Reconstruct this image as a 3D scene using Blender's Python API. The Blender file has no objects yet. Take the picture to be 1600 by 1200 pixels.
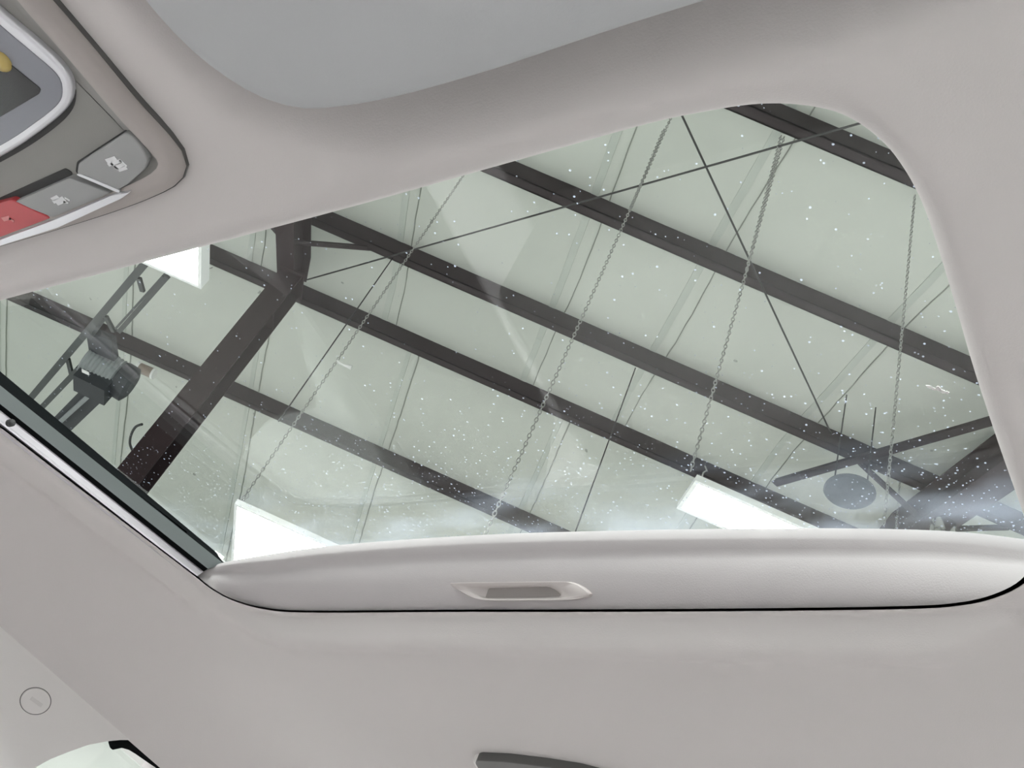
import bpy, bmesh, math, random
from mathutils import Vector, Matrix

# ------------------------------------------------------------------ camera, world, exposure
S = bpy.context.scene
COL = S.collection
F = 1540.0                                   # focal length in pixels of the 1600 x 1200 frame
CAM = Vector((0.0, 0.0, 1.0))                # camera position (ground is z = 0)
_zen = Vector((745.0, -1530.0, F)).normalized()          # zenith in camera axes (right, down, forward)
_b = (F * F + 745.0 * 1220.0) / 1530.0
_rear = Vector((1220.0, _b, F)).normalized()             # the car's rearward direction
_Y = -_rear
_X = _Y.cross(_zen)
ROT = Matrix((_X, _Y, _zen))                 # camera axes -> world
cam_d = bpy.data.cameras.new('camera')
cam_d.sensor_width = 36.0
cam_d.lens = 36.0 * F / 1600.0
cam_d.clip_start = 0.02
cam = bpy.data.objects.new('camera', cam_d)
COL.objects.link(cam)
r_, u_, f_ = ROT @ Vector((1, 0, 0)), ROT @ Vector((0, -1, 0)), ROT @ Vector((0, 0, 1))
M4 = Matrix.Identity(4)
for i in range(3):
    M4[i][0], M4[i][1], M4[i][2], M4[i][3] = r_[i], u_[i], -f_[i], CAM[i]
cam.matrix_world = M4
S.camera = cam

world = bpy.data.worlds.new('overcast_daylight')
S.world = world
world.use_nodes = True
bg = world.node_tree.nodes['Background']
bg.inputs[0].default_value = (0.97, 0.985, 1.0, 1)
bg.inputs[1].default_value = 0.5

S.view_settings.view_transform = 'Standard'
S.view_settings.look = 'None'
S.view_settings.gamma = 1.0
S.view_settings.use_curve_mapping = False
S.view_settings.exposure = 1.12
S.cycles.max_bounces = 10
S.cycles.transparent_max_bounces = 16
S.cycles.caustics_reflective = False
S.cycles.caustics_refractive = False

# ------------------------------------------------------------------ helpers
H = 0.42                                     # headliner height above the camera
def ray(px, py):
    return ROT @ Vector((px - 800.0, py - 600.0, F))
def U(px, py, z):                            # point seen at a pixel, at height z above the camera
    r = ray(px, py)
    return CAM + r * (z / r.z)
def UXP(px, py, n, d):                       # on the plane n.p = d (relative to the camera)
    r = ray(px, py)
    return CAM + r * (d / n.dot(r))
TH = math.radians(41.1)
PV = Vector((math.cos(TH), math.sin(TH), 0)) # along the purlins
QV = Vector((PV.y, -PV.x, 0))                # across the purlins
HR, SL, QR = 6.4, 0.18, 6.396                # ridge height, roof slope, ridge distance
def W(p, q, z):
    return CAM + PV * p + QV * q + Vector((0, 0, z))
def roof_z(q):
    return HR + .02 - SL * math.sqrt((q - QR) ** 2 + .0123)
def roofpt(px, py, dz=0.0):                  # (p, q, z) on the roof, dz below it
    r = ray(px, py); r = r / r.z
    t = r.dot(QV); z = HR - dz
    for _ in range(60):
        z = HR - dz - SL * abs(t * z - QR)
    return r.dot(PV) * z, t * z, z

def mesh_obj(name, verts, faces, mat, parent=None, smooth=False):
    me = bpy.data.meshes.new(name)
    me.from_pydata([tuple(v) for v in verts], [], faces)
    bm = bmesh.new(); bm.from_mesh(me)
    bmesh.ops.recalc_face_normals(bm, faces=bm.faces)
    bm.to_mesh(me); bm.free()
    if smooth:
        for p in me.polygons: p.use_smooth = True
    me.materials.append(mat)
    o = bpy.data.objects.new(name, me)
    COL.objects.link(o)
    if parent is not None:
        o.parent = parent
    return o
def smooth_angle(o, deg=35):
    me = o.data
    for p in me.polygons: p.use_smooth = True
    bm = bmesh.new(); bm.from_mesh(me)
    for e in bm.edges:
        e.smooth = not (len(e.link_faces) == 2 and e.calc_face_angle(0) > math.radians(deg))
    bm.to_mesh(me); bm.free()
    for p in me.polygons:
        if len(p.vertices) > 4: p.use_smooth = False
    return o
def tag(o, label=None, cat=None, group=None, kind=None):
    if label: o['label'] = label
    if cat: o['category'] = cat
    if group: o['group'] = group
    if kind: o['kind'] = kind
    return o
def empty(name, loc):
    o = bpy.data.objects.new(name, None)
    o.empty_display_size = 0.05
    COL.objects.link(o)
    o.location = loc
    bpy.context.view_layer.update()
    return o
class MB:
    def __init__(s): s.v, s.f = [], []
    def add(s, vs, fs):
        n = len(s.v); s.v += [Vector(v) for v in vs]; s.f += [tuple(i + n for i in f) for f in fs]
    def box(s, o, a, b, c):                  # corner o, edge vectors a b c
        o, a, b, c = map(Vector, (o, a, b, c))
        s.add([o, o+a, o+a+b, o+b, o+c, o+a+c, o+a+b+c, o+b+c],
              [(0,1,2,3), (4,5,6,7), (0,1,5,4), (1,2,6,5), (2,3,7,6), (3,0,4,7)])
    def bar(s, p0, p1, w, d, up=Vector((0, 0, 1))):   # rectangular bar between two points
        p0, p1 = Vector(p0), Vector(p1)
        t = (p1 - p0).normalized(); a = t.cross(up).normalized() * w; b = a.cross(t).normalized() * d
        s.box(p0 - a/2 - b/2, p1 - p0, a, b)
    def tube(s, pts, r, n=8, closed=False, caps=True):
        pts = [Vector(p) for p in pts]; m = len(pts); ref = None; rings = []
        for i, p in enumerate(pts):
            if closed: t = pts[(i+1) % m] - pts[i-1]
            else: t = pts[min(i+1, m-1)] - pts[max(i-1, 0)]
            t.normalize()
            if ref is None: ref = t.orthogonal().normalized()
            ref = (ref - t * ref.dot(t)).normalized(); b = t.cross(ref)
            rr = r[i] if isinstance(r, (list, tuple)) else r
            rings.append([p + (ref * math.cos(2*math.pi*k/n) + b * math.sin(2*math.pi*k/n)) * rr for k in range(n)])
        vs = [v for g in rings for v in g]; fs = []
        for i in range(m if closed else m - 1):
            j = (i + 1) % m
            for k in range(n):
                l = (k + 1) % n
                fs.append((i*n+k, i*n+l, j*n+l, j*n+k))
        if caps and not closed:
            fs += [tuple(range(n)), tuple((m-1)*n + k for k in range(n))]
        s.add(vs, fs)
    def loft(s, rings, closed=True, cap0=False, cap1=False):
        n = len(rings[0]); vs = [v for g in rings for v in g]; fs = []
        for i in range(len(rings) - 1):
            for k in range(n if closed else n - 1):
                l = (k + 1) % n
                fs.append((i*n+k, i*n+l, (i+1)*n+l, (i+1)*n+k))
        if cap0: fs.append(tuple(range(n)))
        if cap1: fs.append(tuple((len(rings)-1)*n + k for k in range(n)))
        s.add(vs, fs)
    def build(s, name, mat, parent=None, smooth=False):
        vs = s.v
        if parent is not None:
            bpy.context.view_layer.update()
            inv = parent.matrix_world.inverted(); vs = [inv @ v for v in vs]
        return mesh_obj(name, vs, s.f, mat, parent, smooth)
def crom(pts, n, closed=False):              # Catmull-Rom, resampled evenly to n points
    pts = [Vector(p) for p in pts]; m = len(pts); dense = []
    segs = m if closed else m - 1
    for i in range(segs):
        if closed: a, b, c, d = pts[i-1], pts[i], pts[(i+1) % m], pts[(i+2) % m]
        else: a, b, c, d = pts[max(i-1, 0)], pts[i], pts[i+1], pts[min(i+2, m-1)]
        for k in range(24):
            t = k / 24.0
            dense.append(0.5 * ((2*b) + (c - a)*t + (2*a - 5*b + 4*c - d)*t*t + (3*b - a - 3*c + d)*t*t*t))
    dense.append(pts[0].copy() if closed else pts[-1].copy())
    L = [0.0]
    for i in range(1, len(dense)): L.append(L[-1] + (dense[i] - dense[i-1]).length)
    out = []; j = 0; tot = L[-1]
    for k in range(n):
        t = tot * k / (n if closed else n - 1)
        while j < len(L) - 2 and L[j+1] < t: j += 1
        d = L[j+1] - L[j]
        out.append(dense[j].lerp(dense[j+1], (t - L[j]) / d if d > 1e-12 else 0))
    return out
def offset_loop(loop, d):                    # outward offset of a closed xy loop
    n = len(loop); area = sum(loop[i].x*loop[(i+1) % n].y - loop[(i+1) % n].x*loop[i].y for i in range(n))
    sg = 1 if area > 0 else -1; out = []
    for i in range(n):
        t = (loop[(i+1) % n] - loop[i-1]); t.z = 0; t.normalize()
        out.append(loop[i] + Vector((t.y, -t.x, 0)) * sg * d)
    return out
def at_z(loop, z):
    return [Vector((p.x, p.y, z)) for p in loop]
def slab(name, loop, zlo, zhi, bev, mat, parent=None, steps=4, scaled=False):   # plate with a rounded lower rim
    mb = MB(); rings = [at_z(loop, zhi)]
    if scaled:                                # shrink about the centre: safe for acute corners
        c_ = sum(loop, Vector()) / len(loop); mr = sum((p - c_).length for p in loop) / len(loop)
        for k in range(steps + 1):
            a = math.pi / 2 * k / steps
            rings.append(at_z([c_ + (p - c_) * (1 - bev * (1 - math.cos(a)) / mr) for p in loop], zlo + bev * (1 - math.sin(a))))
        mb.loft(rings, True, True, True)
        return smooth_angle(mb.build(name, mat, parent), 40)
    for k in range(steps + 1):
        a = math.pi / 2 * k / steps
        rings.append(at_z(offset_loop(loop, -bev * (1 - math.cos(a))), zlo + bev * (1 - math.sin(a))))
    mb.loft(rings, True, True, True)
    return smooth_angle(mb.build(name, mat, parent), 40)
def px_loop(pts, z, n=72, smooth=True):
    q = [U(x, y, z) for x, y in pts]
    return crom(q, n, True) if smooth else q
def round_poly(pts, r, n=5):                 # rounded corners on a closed polygon
    pts = [Vector(p) for p in pts]; out = []; m = len(pts)
    for i in range(m):
        a, b, c = pts[i-1], pts[i], pts[(i+1) % m]
        ra = min(r, (a-b).length*.45, (c-b).length*.45)
        p0, p1 = b + (a-b).normalized()*ra, b + (c-b).normalized()*ra
        for k in range(n + 1):
            t = k / n
            out.append((1-t)**2*p0 + 2*t*(1-t)*b + t*t*p1)
    return out

# ------------------------------------------------------------------ materials
def nodes(name):
    m = bpy.data.materials.new(name); m.use_nodes = True
    nt = m.node_tree; return m, nt, nt.nodes['Principled BSDF']
def mat(name, col, rough=0.6, metal=0.0, var=0.0, scale=8.0, bump=0.0, bscale=300.0, spec=0.5, emit=None, es=0.0):
    m, nt, b = nodes(name)
    b.inputs['Base Color'].default_value = (*col, 1); b.inputs['Roughness'].default_value = rough
    b.inputs['Metallic'].default_value = metal; b.inputs['Specular IOR Level'].default_value = spec
    tc = nt.nodes.new('ShaderNodeTexCoord')
    if var:
        nz = nt.nodes.new('ShaderNodeTexNoise'); nz.inputs['Scale'].default_value = scale; nz.inputs['Detail'].default_value = 5
        nt.links.new(tc.outputs['Object'], nz.inputs['Vector'])
        mx = nt.nodes.new('ShaderNodeMix'); mx.data_type = 'RGBA'
        mx.inputs[6].default_value = (*[c*(1-var) for c in col], 1); mx.inputs[7].default_value = (*[min(1, c*(1+var)) for c in col], 1)
        nt.links.new(nz.outputs['Fac'], mx.inputs[0]); nt.links.new(mx.outputs[2], b.inputs['Base Color'])
    if bump:
        n2 = nt.nodes.new('ShaderNodeTexNoise'); n2.inputs['Scale'].default_value = bscale; n2.inputs['Detail'].default_value = 3
        nt.links.new(tc.outputs['Object'], n2.inputs['Vector'])
        bp = nt.nodes.new('ShaderNodeBump'); bp.inputs['Strength'].default_value = bump; bp.inputs['Distance'].default_value = 0.002
        nt.links.new(n2.outputs['Fac'], bp.inputs['Height']); nt.links.new(bp.outputs[0], b.inputs['Normal'])
    if emit:
        b.inputs['Emission Color'].default_value = (*emit, 1); b.inputs['Emission Strength'].default_value = es
    return m
M = {}
M['headliner'] = mat('headliner_fabric', (0.61, 0.582, 0.568), 0.95, var=0.03, scale=5, bump=0.10, bscale=900, spec=0.1)
def add_smudge(m, at, r):
    nt = m.node_tree; L = nt.links.new; b = nt.nodes['Principled BSDF']
    g = nt.nodes.new('ShaderNodeNewGeometry'); mp = nt.nodes.new('ShaderNodeMapping'); mp.vector_type = 'TEXTURE'
    mp.inputs['Location'].default_value = at; mp.inputs['Rotation'].default_value = (0, 0, math.radians(20)); mp.inputs['Scale'].default_value = (r, r * .35, r)
    L(g.outputs['Position'], mp.inputs[0]); ln = nt.nodes.new('ShaderNodeVectorMath'); ln.operation = 'LENGTH'; L(mp.outputs[0], ln.inputs[0])
    mr = nt.nodes.new('ShaderNodeMapRange'); mr.inputs[1].default_value = .3; mr.inputs[2].default_value = 1.0; mr.inputs[3].default_value = .6; mr.inputs[4].default_value = 0; L(ln.outputs['Value'], mr.inputs[0])
    mx = nt.nodes.new('ShaderNodeMix'); mx.data_type = 'RGBA'; mx.inputs[7].default_value = (.25, .23, .22, 1); L(mr.outputs[0], mx.inputs[0])
    src = b.inputs['Base Color'].links[0].from_socket; L(src, mx.inputs[6]); L(mx.outputs[2], b.inputs['Base Color'])
add_smudge(M['headliner'], tuple(U(318, 1122, H - .004)), .0065)
M['visor'] = mat('visor_vinyl', (0.46, 0.47, 0.475), 0.75, var=0.02, scale=9, bump=0.08, bscale=700, spec=0.25)
M['pillar'] = mat('pillar_plastic', (0.75, 0.73, 0.71), 0.6, var=0.02, bump=0.06, bscale=800, spec=0.35)
M['shade'] = mat('sunshade_fabric', (0.49, 0.465, 0.465), 0.85, var=0.02, bump=0.08, bscale=900, spec=0.2)
M['bezel'] = mat('handle_plastic', (0.50, 0.46, 0.445), 0.4, var=0.02, spec=0.4)
M['console'] = mat('console_plastic', (0.27, 0.265, 0.25), 0.5, var=0.04, bump=0.05, bscale=700, spec=0.35)
M['button'] = mat('button_plastic', (0.33, 0.335, 0.33), 0.45, var=0.03, spec=0.4)
M['gap'] = mat('dark_gap', (0.035, 0.035, 0.035), 0.7, var=0.1)
M['red'] = mat('red_button', (0.50, 0.06, 0.07), 0.35, var=0.06, spec=0.5)
M['silver'] = mat('satin_silver', (0.72, 0.72, 0.75), 0.32, 0.6, var=0.03)
M['lens'] = mat('smoked_lens', (0.24, 0.245, 0.28), 0.22, var=0.06, scale=14, spec=0.5)
M['screen'] = mat('black_lens', (0.018, 0.019, 0.02), 0.12, var=0.1, spec=0.5)
M['amber'] = mat('amber_lens', (0.55, 0.42, 0.14), 0.3, var=0.08)
M['print'] = mat('white_print', (0.75, 0.76, 0.77), 0.6, var=0.03)
M['rail'] = mat('rail_anodised', (0.60, 0.57, 0.60), 0.42, 0.35, var=0.04, scale=30)
M['greyrail'] = mat('grey_frame', (0.075, 0.086, 0.086), 0.6, var=0.06, scale=20)
M['rubber'] = mat('black_rubber', (0.008, 0.009, 0.0095), 0.9, var=0.15, scale=40, spec=0.0)
M['lampdark'] = mat('dark_lamp_lens', (0.10, 0.10, 0.095), 0.35, var=0.06)
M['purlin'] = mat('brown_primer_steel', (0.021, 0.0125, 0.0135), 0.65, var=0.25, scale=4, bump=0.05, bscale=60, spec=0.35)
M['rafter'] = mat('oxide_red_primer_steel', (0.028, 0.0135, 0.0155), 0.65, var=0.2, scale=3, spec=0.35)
M['rod'] = mat('dark_steel_rod', (0.05, 0.05, 0.048), 0.5, 0.4, var=0.1)
M['chain'] = mat('zinc_chain', (0.42, 0.42, 0.40), 0.45, 0.7, var=0.1, scale=60)
M['wire'] = mat('black_wire', (0.03, 0.03, 0.03), 0.6, var=0.1)
M['pframe'] = mat('lamp_frame_white', (0.78, 0.80, 0.78), 0.45, var=0.02)
M['led'] = mat('led_diffuser', (0.9, 0.9, 0.9), 0.5, emit=(1.0, 0.975, 1.0), es=30.0)
M['grey_steel'] = mat('grey_steel', (0.07, 0.077, 0.075), 0.5, 0.3, var=0.2, scale=10)
M['dark_motor'] = mat('dark_motor_paint', (0.03, 0.033, 0.037), 0.5, var=0.25, scale=12)
M['motor_grey'] = mat('motor_grey', (0.27, 0.29, 0.29), 0.5, 0.2, var=0.12, scale=20)
M['tan'] = mat('tan_fitting', (0.22, 0.17, 0.13), 0.6, var=0.15, scale=30)
M['white'] = mat('white_plastic', (0.78, 0.78, 0.76), 0.5, var=0.03)
M['chrome'] = mat('chrome_can', (0.6, 0.6, 0.6), 0.2, 1.0, var=0.05)
M['disc'] = mat('dusty_black_disc', (0.05, 0.062, 0.068), 0.6, var=0.5, scale=22)
M['concrete'] = mat('concrete', (0.66, 0.65, 0.65), 0.5, var=0.08, scale=0.8, bump=0.1, bscale=30)
M['wallwhite'] = mat('white_liner_wall', (0.62, 0.635, 0.60), 0.7, var=0.04, scale=0.7)
M['seat'] = mat('grey_seat_fabric', (0.62, 0.60, 0.60), 0.9, var=0.08, scale=30, bump=0.15, bscale=500)
M['emboss'] = mat('embossed_plastic', (0.66, 0.64, 0.62), 0.6, var=0.03)
M['doorcard'] = mat('door_trim', (0.62, 0.60, 0.60), 0.7, var=0.05)
M['carpet'] = mat('car_carpet', (0.45, 0.44, 0.44), 0.95, var=0.15, scale=60)
M['paint'] = mat('white_car_paint', (0.7, 0.7, 0.7), 0.3, var=0.02)

def insulation_mat():
    m, nt, b = nodes('vinyl_insulation')
    b.inputs['Roughness'].default_value = 0.55; b.inputs['Specular IOR Level'].default_value = 0.3
    tc = nt.nodes.new('ShaderNodeTexCoord'); L = nt.links.new
    nz = nt.nodes.new('ShaderNodeTexNoise'); nz.inputs['Scale'].default_value = 0.9; nz.inputs['Detail'].default_value = 6
    L(tc.outputs['Object'], nz.inputs['Vector'])
    mx = nt.nodes.new('ShaderNodeMix'); mx.data_type = 'RGBA'
    mx.inputs[6].default_value = (0.52, 0.547, 0.49, 1); mx.inputs[7].default_value = (0.61, 0.637, 0.575, 1)
    L(nz.outputs['Fac'], mx.inputs[0])
    vo = nt.nodes.new('ShaderNodeTexVoronoi'); vo.inputs['Scale'].default_value = 2.3      # sparse dead insects and scuffs
    n3 = nt.nodes.new('ShaderNodeTexNoise'); n3.inputs['Scale'].default_value = 22.0
    L(tc.outputs['Object'], n3.inputs['Vector'])
    wv = nt.nodes.new('ShaderNodeVectorMath'); wv.operation = 'MULTIPLY_ADD'
    wv.inputs[1].default_value = (0.06, 0.06, 0.06); L(n3.outputs['Color'], wv.inputs[0]); L(tc.outputs['Object'], wv.inputs[2])
    L(wv.outputs[0], vo.inputs['Vector'])
    lt = nt.nodes.new('ShaderNodeMath'); lt.operation = 'LESS_THAN'; lt.inputs[1].default_value = 0.042
    L(vo.outputs['Distance'], lt.inputs[0])
    sp = nt.nodes.new('ShaderNodeSeparateColor'); L(vo.outputs['Color'], sp.inputs[0])
    l2 = nt.nodes.new('ShaderNodeMath'); l2.operation = 'LESS_THAN'; l2.inputs[1].default_value = 0.62
    L(sp.outputs[0], l2.inputs[0])
    mu = nt.nodes.new('ShaderNodeMath'); mu.operation = 'MULTIPLY'; L(lt.outputs[0], mu.inputs[0]); L(l2.outputs[0], mu.inputs[1])
    m3 = nt.nodes.new('ShaderNodeMath'); m3.operation = 'MULTIPLY'; m3.inputs[1].default_value = 0.55; L(mu.outputs[0], m3.inputs[0])
    m2 = nt.nodes.new('ShaderNodeMix'); m2.data_type = 'RGBA'; m2.inputs[7].default_value = (0.10, 0.11, 0.09, 1)
    L(m3.outputs[0], m2.inputs[0]); L(mx.outputs[2], m2.inputs[6]); L(m2.outputs[2], b.inputs['Base Color'])
    return m
M['insul'] = insulation_mat()
M['seam'] = mat('seam_tape', (0.49, 0.525, 0.47), 0.5, var=0.1, scale=3)
M['seamline'] = mat('seam_fold', (0.24, 0.26, 0.22), 0.7, var=0.4, scale=3)

def glass_mat(name, dust_glare=0.0, yref=0.0, tint=(0.93, 0.965, 0.945)):
    m = bpy.data.materials.new(name); m.use_nodes = True; nt = m.node_tree; L = nt.links.new
    nt.nodes.remove(nt.nodes['Principled BSDF']); out = nt.nodes['Material Output']
    tr = nt.nodes.new('ShaderNodeBsdfTransparent'); tr.inputs[0].default_value = (*tint, 1)
    gl = nt.nodes.new('ShaderNodeBsdfGlossy'); gl.inputs['Roughness'].default_value = 0.0
    gl.inputs[0].default_value = (1, 1, 1, 1)
    lw = nt.nodes.new('ShaderNodeLayerWeight'); lw.inputs[0].default_value = 0.5
    pw = nt.nodes.new('ShaderNodeMath'); pw.operation = 'POWER'; pw.inputs[1].default_value = 5; L(lw.outputs['Facing'], pw.inputs[0])
    ma = nt.nodes.new('ShaderNodeMath'); ma.operation = 'MULTIPLY_ADD'; ma.inputs[1].default_value = 0.95; ma.inputs[2].default_value = 0.045
    L(pw.outputs[0], ma.inputs[0])
    mx = nt.nodes.new('ShaderNodeMixShader'); L(ma.outputs[0], mx.inputs[0]); L(tr.outputs[0], mx.inputs[1]); L(gl.outputs[0], mx.inputs[2])
    last = mx
    if dust_glare:
        tc = nt.nodes.new('ShaderNodeTexCoord')
        sx = nt.nodes.new('ShaderNodeSeparateXYZ'); L(tc.outputs['Object'], sx.inputs[0])
        mr = nt.nodes.new('ShaderNodeMapRange'); mr.inputs[1].default_value = yref + 0.20; mr.inputs[2].default_value = yref
        mr.inputs[3].default_value = 0.12; mr.inputs[4].default_value = 1.0; L(sx.outputs[1], mr.inputs[0])
        # specks
        vo = nt.nodes.new('ShaderNodeTexVoronoi'); vo.inputs['Scale'].default_value = 400.0; L(tc.outputs['Object'], vo.inputs['Vector'])
        sc = nt.nodes.new('ShaderNodeSeparateColor'); L(vo.outputs['Color'], sc.inputs[0])
        rad = nt.nodes.new('ShaderNodeMath'); rad.operation = 'MULTIPLY'; rad.inputs[1].default_value = 0.34
        p3 = nt.nodes.new('ShaderNodeMath'); p3.operation = 'POWER'; p3.inputs[1].default_value = 3.0; L(sc.outputs[0], p3.inputs[0])
        L(p3.outputs[0], rad.inputs[0])
        lt = nt.nodes.new('ShaderNodeMath'); lt.operation = 'LESS_THAN'; L(vo.outputs['Distance'], lt.inputs[0]); L(rad.outputs[0], lt.inputs[1])
        thr = nt.nodes.new('ShaderNodeMath'); thr.operation = 'LESS_THAN'; L(sc.outputs[1], thr.inputs[0])
        nz = nt.nodes.new('ShaderNodeTexNoise'); nz.inputs['Scale'].default_value = 7.0; nz.inputs['Detail'].default_value = 4; L(tc.outputs['Object'], nz.inputs['Vector'])
        den = nt.nodes.new('ShaderNodeMath'); den.operation = 'MULTIPLY'; L(nz.outputs['Fac'], den.inputs[0]); L(mr.outputs[0], den.inputs[1])
        dd = nt.nodes.new('ShaderNodeMath'); dd.operation = 'MULTIPLY'; dd.inputs[1].default_value = 1.5; L(den.outputs[0], dd.inputs[0]); L(dd.outputs[0], thr.inputs[1])
        sp = nt.nodes.new('ShaderNodeMath'); sp.operation = 'MULTIPLY'; L(lt.outputs[0], sp.inputs[0]); L(thr.outputs[0], sp.inputs[1])
        sp2 = nt.nodes.new('ShaderNodeMath'); sp2.operation = 'MULTIPLY'; sp2.inputs[1].default_value = 0.45; L(sp.outputs[0], sp2.inputs[0])
        # film of grime, with bluish lamp glare painted in, towards the rear edge
        m2 = nt.nodes.new('ShaderNodeMapRange'); m2.inputs[1].default_value = yref + 0.10; m2.inputs[2].default_value = yref
        m2.inputs[3].default_value = 0.0; m2.inputs[4].default_value = 0.23; L(sx.outputs[1], m2.inputs[0])
        n2 = nt.nodes.new('ShaderNodeTexNoise'); n2.inputs['Scale'].default_value = 11.0; n2.inputs['Detail'].default_value = 6
        mp = nt.nodes.new('ShaderNodeMapping'); mp.inputs['Scale'].default_value = (1.0, 3.2, 1.0); L(tc.outputs['Object'], mp.inputs[0]); L(mp.outputs[0], n2.inputs['Vector'])
        n2r = nt.nodes.new('ShaderNodeMapRange'); n2r.inputs[1].default_value = 0.42; n2r.inputs[2].default_value = 0.75; L(n2.outputs['Fac'], n2r.inputs[0])
        fm = nt.nodes.new('ShaderNodeMath'); fm.operation = 'MULTIPLY'; L(m2.outputs[0], fm.inputs[0]); L(n2r.outputs[0], fm.inputs[1])
        tot = nt.nodes.new('ShaderNodeMath'); tot.operation = 'MAXIMUM'; L(sp2.outputs[0], tot.inputs[0]); L(fm.outputs[0], tot.inputs[1])
        td = nt.nodes.new('ShaderNodeMath'); td.operation = 'MULTIPLY'; td.inputs[1].default_value = dust_glare; L(tot.outputs[0], td.inputs[0])
        df = nt.nodes.new('ShaderNodeBsdfDiffuse'); df.inputs[0].default_value = (0.80, 0.82, 0.85, 1)
        tl = nt.nodes.new('ShaderNodeBsdfTranslucent'); tl.inputs[0].default_value = (0.68, 0.79, 0.95, 1)  # blue tint paints the lamp glare into dust and film
        dm = nt.nodes.new('ShaderNodeMixShader'); dm.inputs[0].default_value = 0.6; L(df.outputs[0], dm.inputs[1]); L(tl.outputs[0], dm.inputs[2])
        fin = nt.nodes.new('ShaderNodeMixShader'); L(td.outputs[0], fin.inputs[0]); L(mx.outputs[0], fin.inputs[1]); L(dm.outputs[0], fin.inputs[2])
        last = fin
    L(last.outputs[0], out.inputs['Surface'])
    return m
M['glass'] = glass_mat('sunroof_glass', dust_glare=1.0, yref=-0.57 - U(800, 600, H + .07).y)
M['winglass'] = glass_mat('window_glass')

# ------------------------------------------------------------------ workshop shell
mb = MB(); mb.box(CAM + Vector((-14, -16, -1.12)), (28, 0, 0), (0, 30, 0), (0, 0, 0.1))
tag(mb.build('floor', M['concrete']), kind='structure')

P0, P1 = -7.6, 7.4
Q0, Q1 = -6.0, 14.2
PUR_N = [3.037, 4.397, 5.855]
PUR_F = [6.881, 8.405]
near_q = [-5.4, -4.0, -2.6, -1.2, 0.22, 1.63] + PUR_N
far_q = PUR_F + [12.97]
all_q = near_q + far_q
QJ = PUR_F[0] + .03
ceil = empty('ceiling', W(0, QR, HR)); tag(ceil, kind='structure')
def sag_at(p, q):
    lo = max([x for x in all_q if x <= q], default=None); hi = min([x for x in all_q if x > q], default=None)
    if lo is None or hi is None: return 0.0
    return min(.03, .03 * (hi - lo) / 1.4) * math.sin(math.pi * (q - lo) / (hi - lo)) * (0.85 + .15 * math.sin(p * 3 + q))
def blanket(pa, pb, qa, qb):
    mb = MB(); rows = []; n = 60
    for i in range(n + 1):
        q = qa + (qb - qa) * i / n; row = []
        for u, up in ((0, .03), (0, .003), (.03, 0), (.2, -.003), (.5, -.005), (.8, -.003), (.97, 0), (1, .003), (1, .03)):
            p = pa + (pb - pa) * u
            row.append(W(p, q, roof_z(q) - sag_at(p, q) + up + .006))
        rows.append(row)
    mb.loft(rows, False)
    return smooth_angle(mb.build('insulation_blanket', M['insul'], ceil), 50)
near_seams = [P0, -6.4, -4.95, -3.45, -2.05, -0.63, 0.32, 1.77, 3.2, 4.65, 6.1, P1]
far_seams = [P0, -6.2, -4.7, -3.2, -1.68, -0.16, 1.45, 2.95, 4.45, 5.95, P1]
for a, b in zip(near_seams, near_seams[1:]): blanket(a, b, Q0, QJ)
for a, b in zip(far_seams, far_seams[1:]): blanket(a, b, QJ, Q1)
def seam_strip(p, qa, qb, w, name, m, dz, off, wob):
    mb = MB(); rows = []; n = 90; rnd = random.Random(int(p * 100))
    for i in range(n + 1):
        q = qa + (qb - qa) * i / n
        pp = p + off + wob * math.sin(q * 2.1 + p) + rnd.uniform(-.3, .3) * wob; z = roof_z(q) - sag_at(pp, q) - dz
        rows.append([W(pp - w/2, q, z + .012), W(pp - w/2 + .002, q, z), W(pp + w/2 - .002, q, z), W(pp + w/2, q, z + .012)])
    mb.loft(rows, False)
    return mb.build(name, m, ceil)
for p in near_seams[1:-1]:
    seam_strip(p, Q0, QJ, .06, 'seam_tape', M['seam'], .0, 0.0, .004)
    seam_strip(p, Q0, QJ, .010, 'seam_fold', M['seamline'], .004, -0.12, .014)
for p in far_seams[1:-1]:
    seam_strip(p, QJ, Q1, .05, 'seam_tape', M['seam'], .0, 0.0, .004)
    seam_strip(p, QJ, Q1, .013, 'seam_fold', M['seamline'], .004, -0.10, .012)
# metal roof sheet above the insulation
mb = MB()
mb.loft([[W(P0, q, roof_z(q) + .07), W(P1, q, roof_z(q) + .07)] for q in (Q0, QR, Q1)], False)
mb.build('roof_sheet', M['grey_steel'], ceil)

# far side wall with girts
wl = empty('wall_far', W(0, Q1, -1.02)); tag(wl, kind='structure')
ze = roof_z(Q1)
edges = [P0 + (P1 - P0) * i / 10 for i in range(11)]
for a, b in zip(edges, edges[1:]):
    mb = MB(); mb.box(W(a + .004, Q1, -1.02), PV * (b - a - .008), QV * .08, (0, 0, ze + 1.0)); mb.build('liner_panel', M['wallwhite'], wl)
for z in (0.9, 4.6):
    mb = MB(); mb.box(W(P0, Q1 - .06, z), PV * (P1 - P0), QV * .06, (0, 0, .18)); mb.build('girt', M['purlin'], wl)

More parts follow.
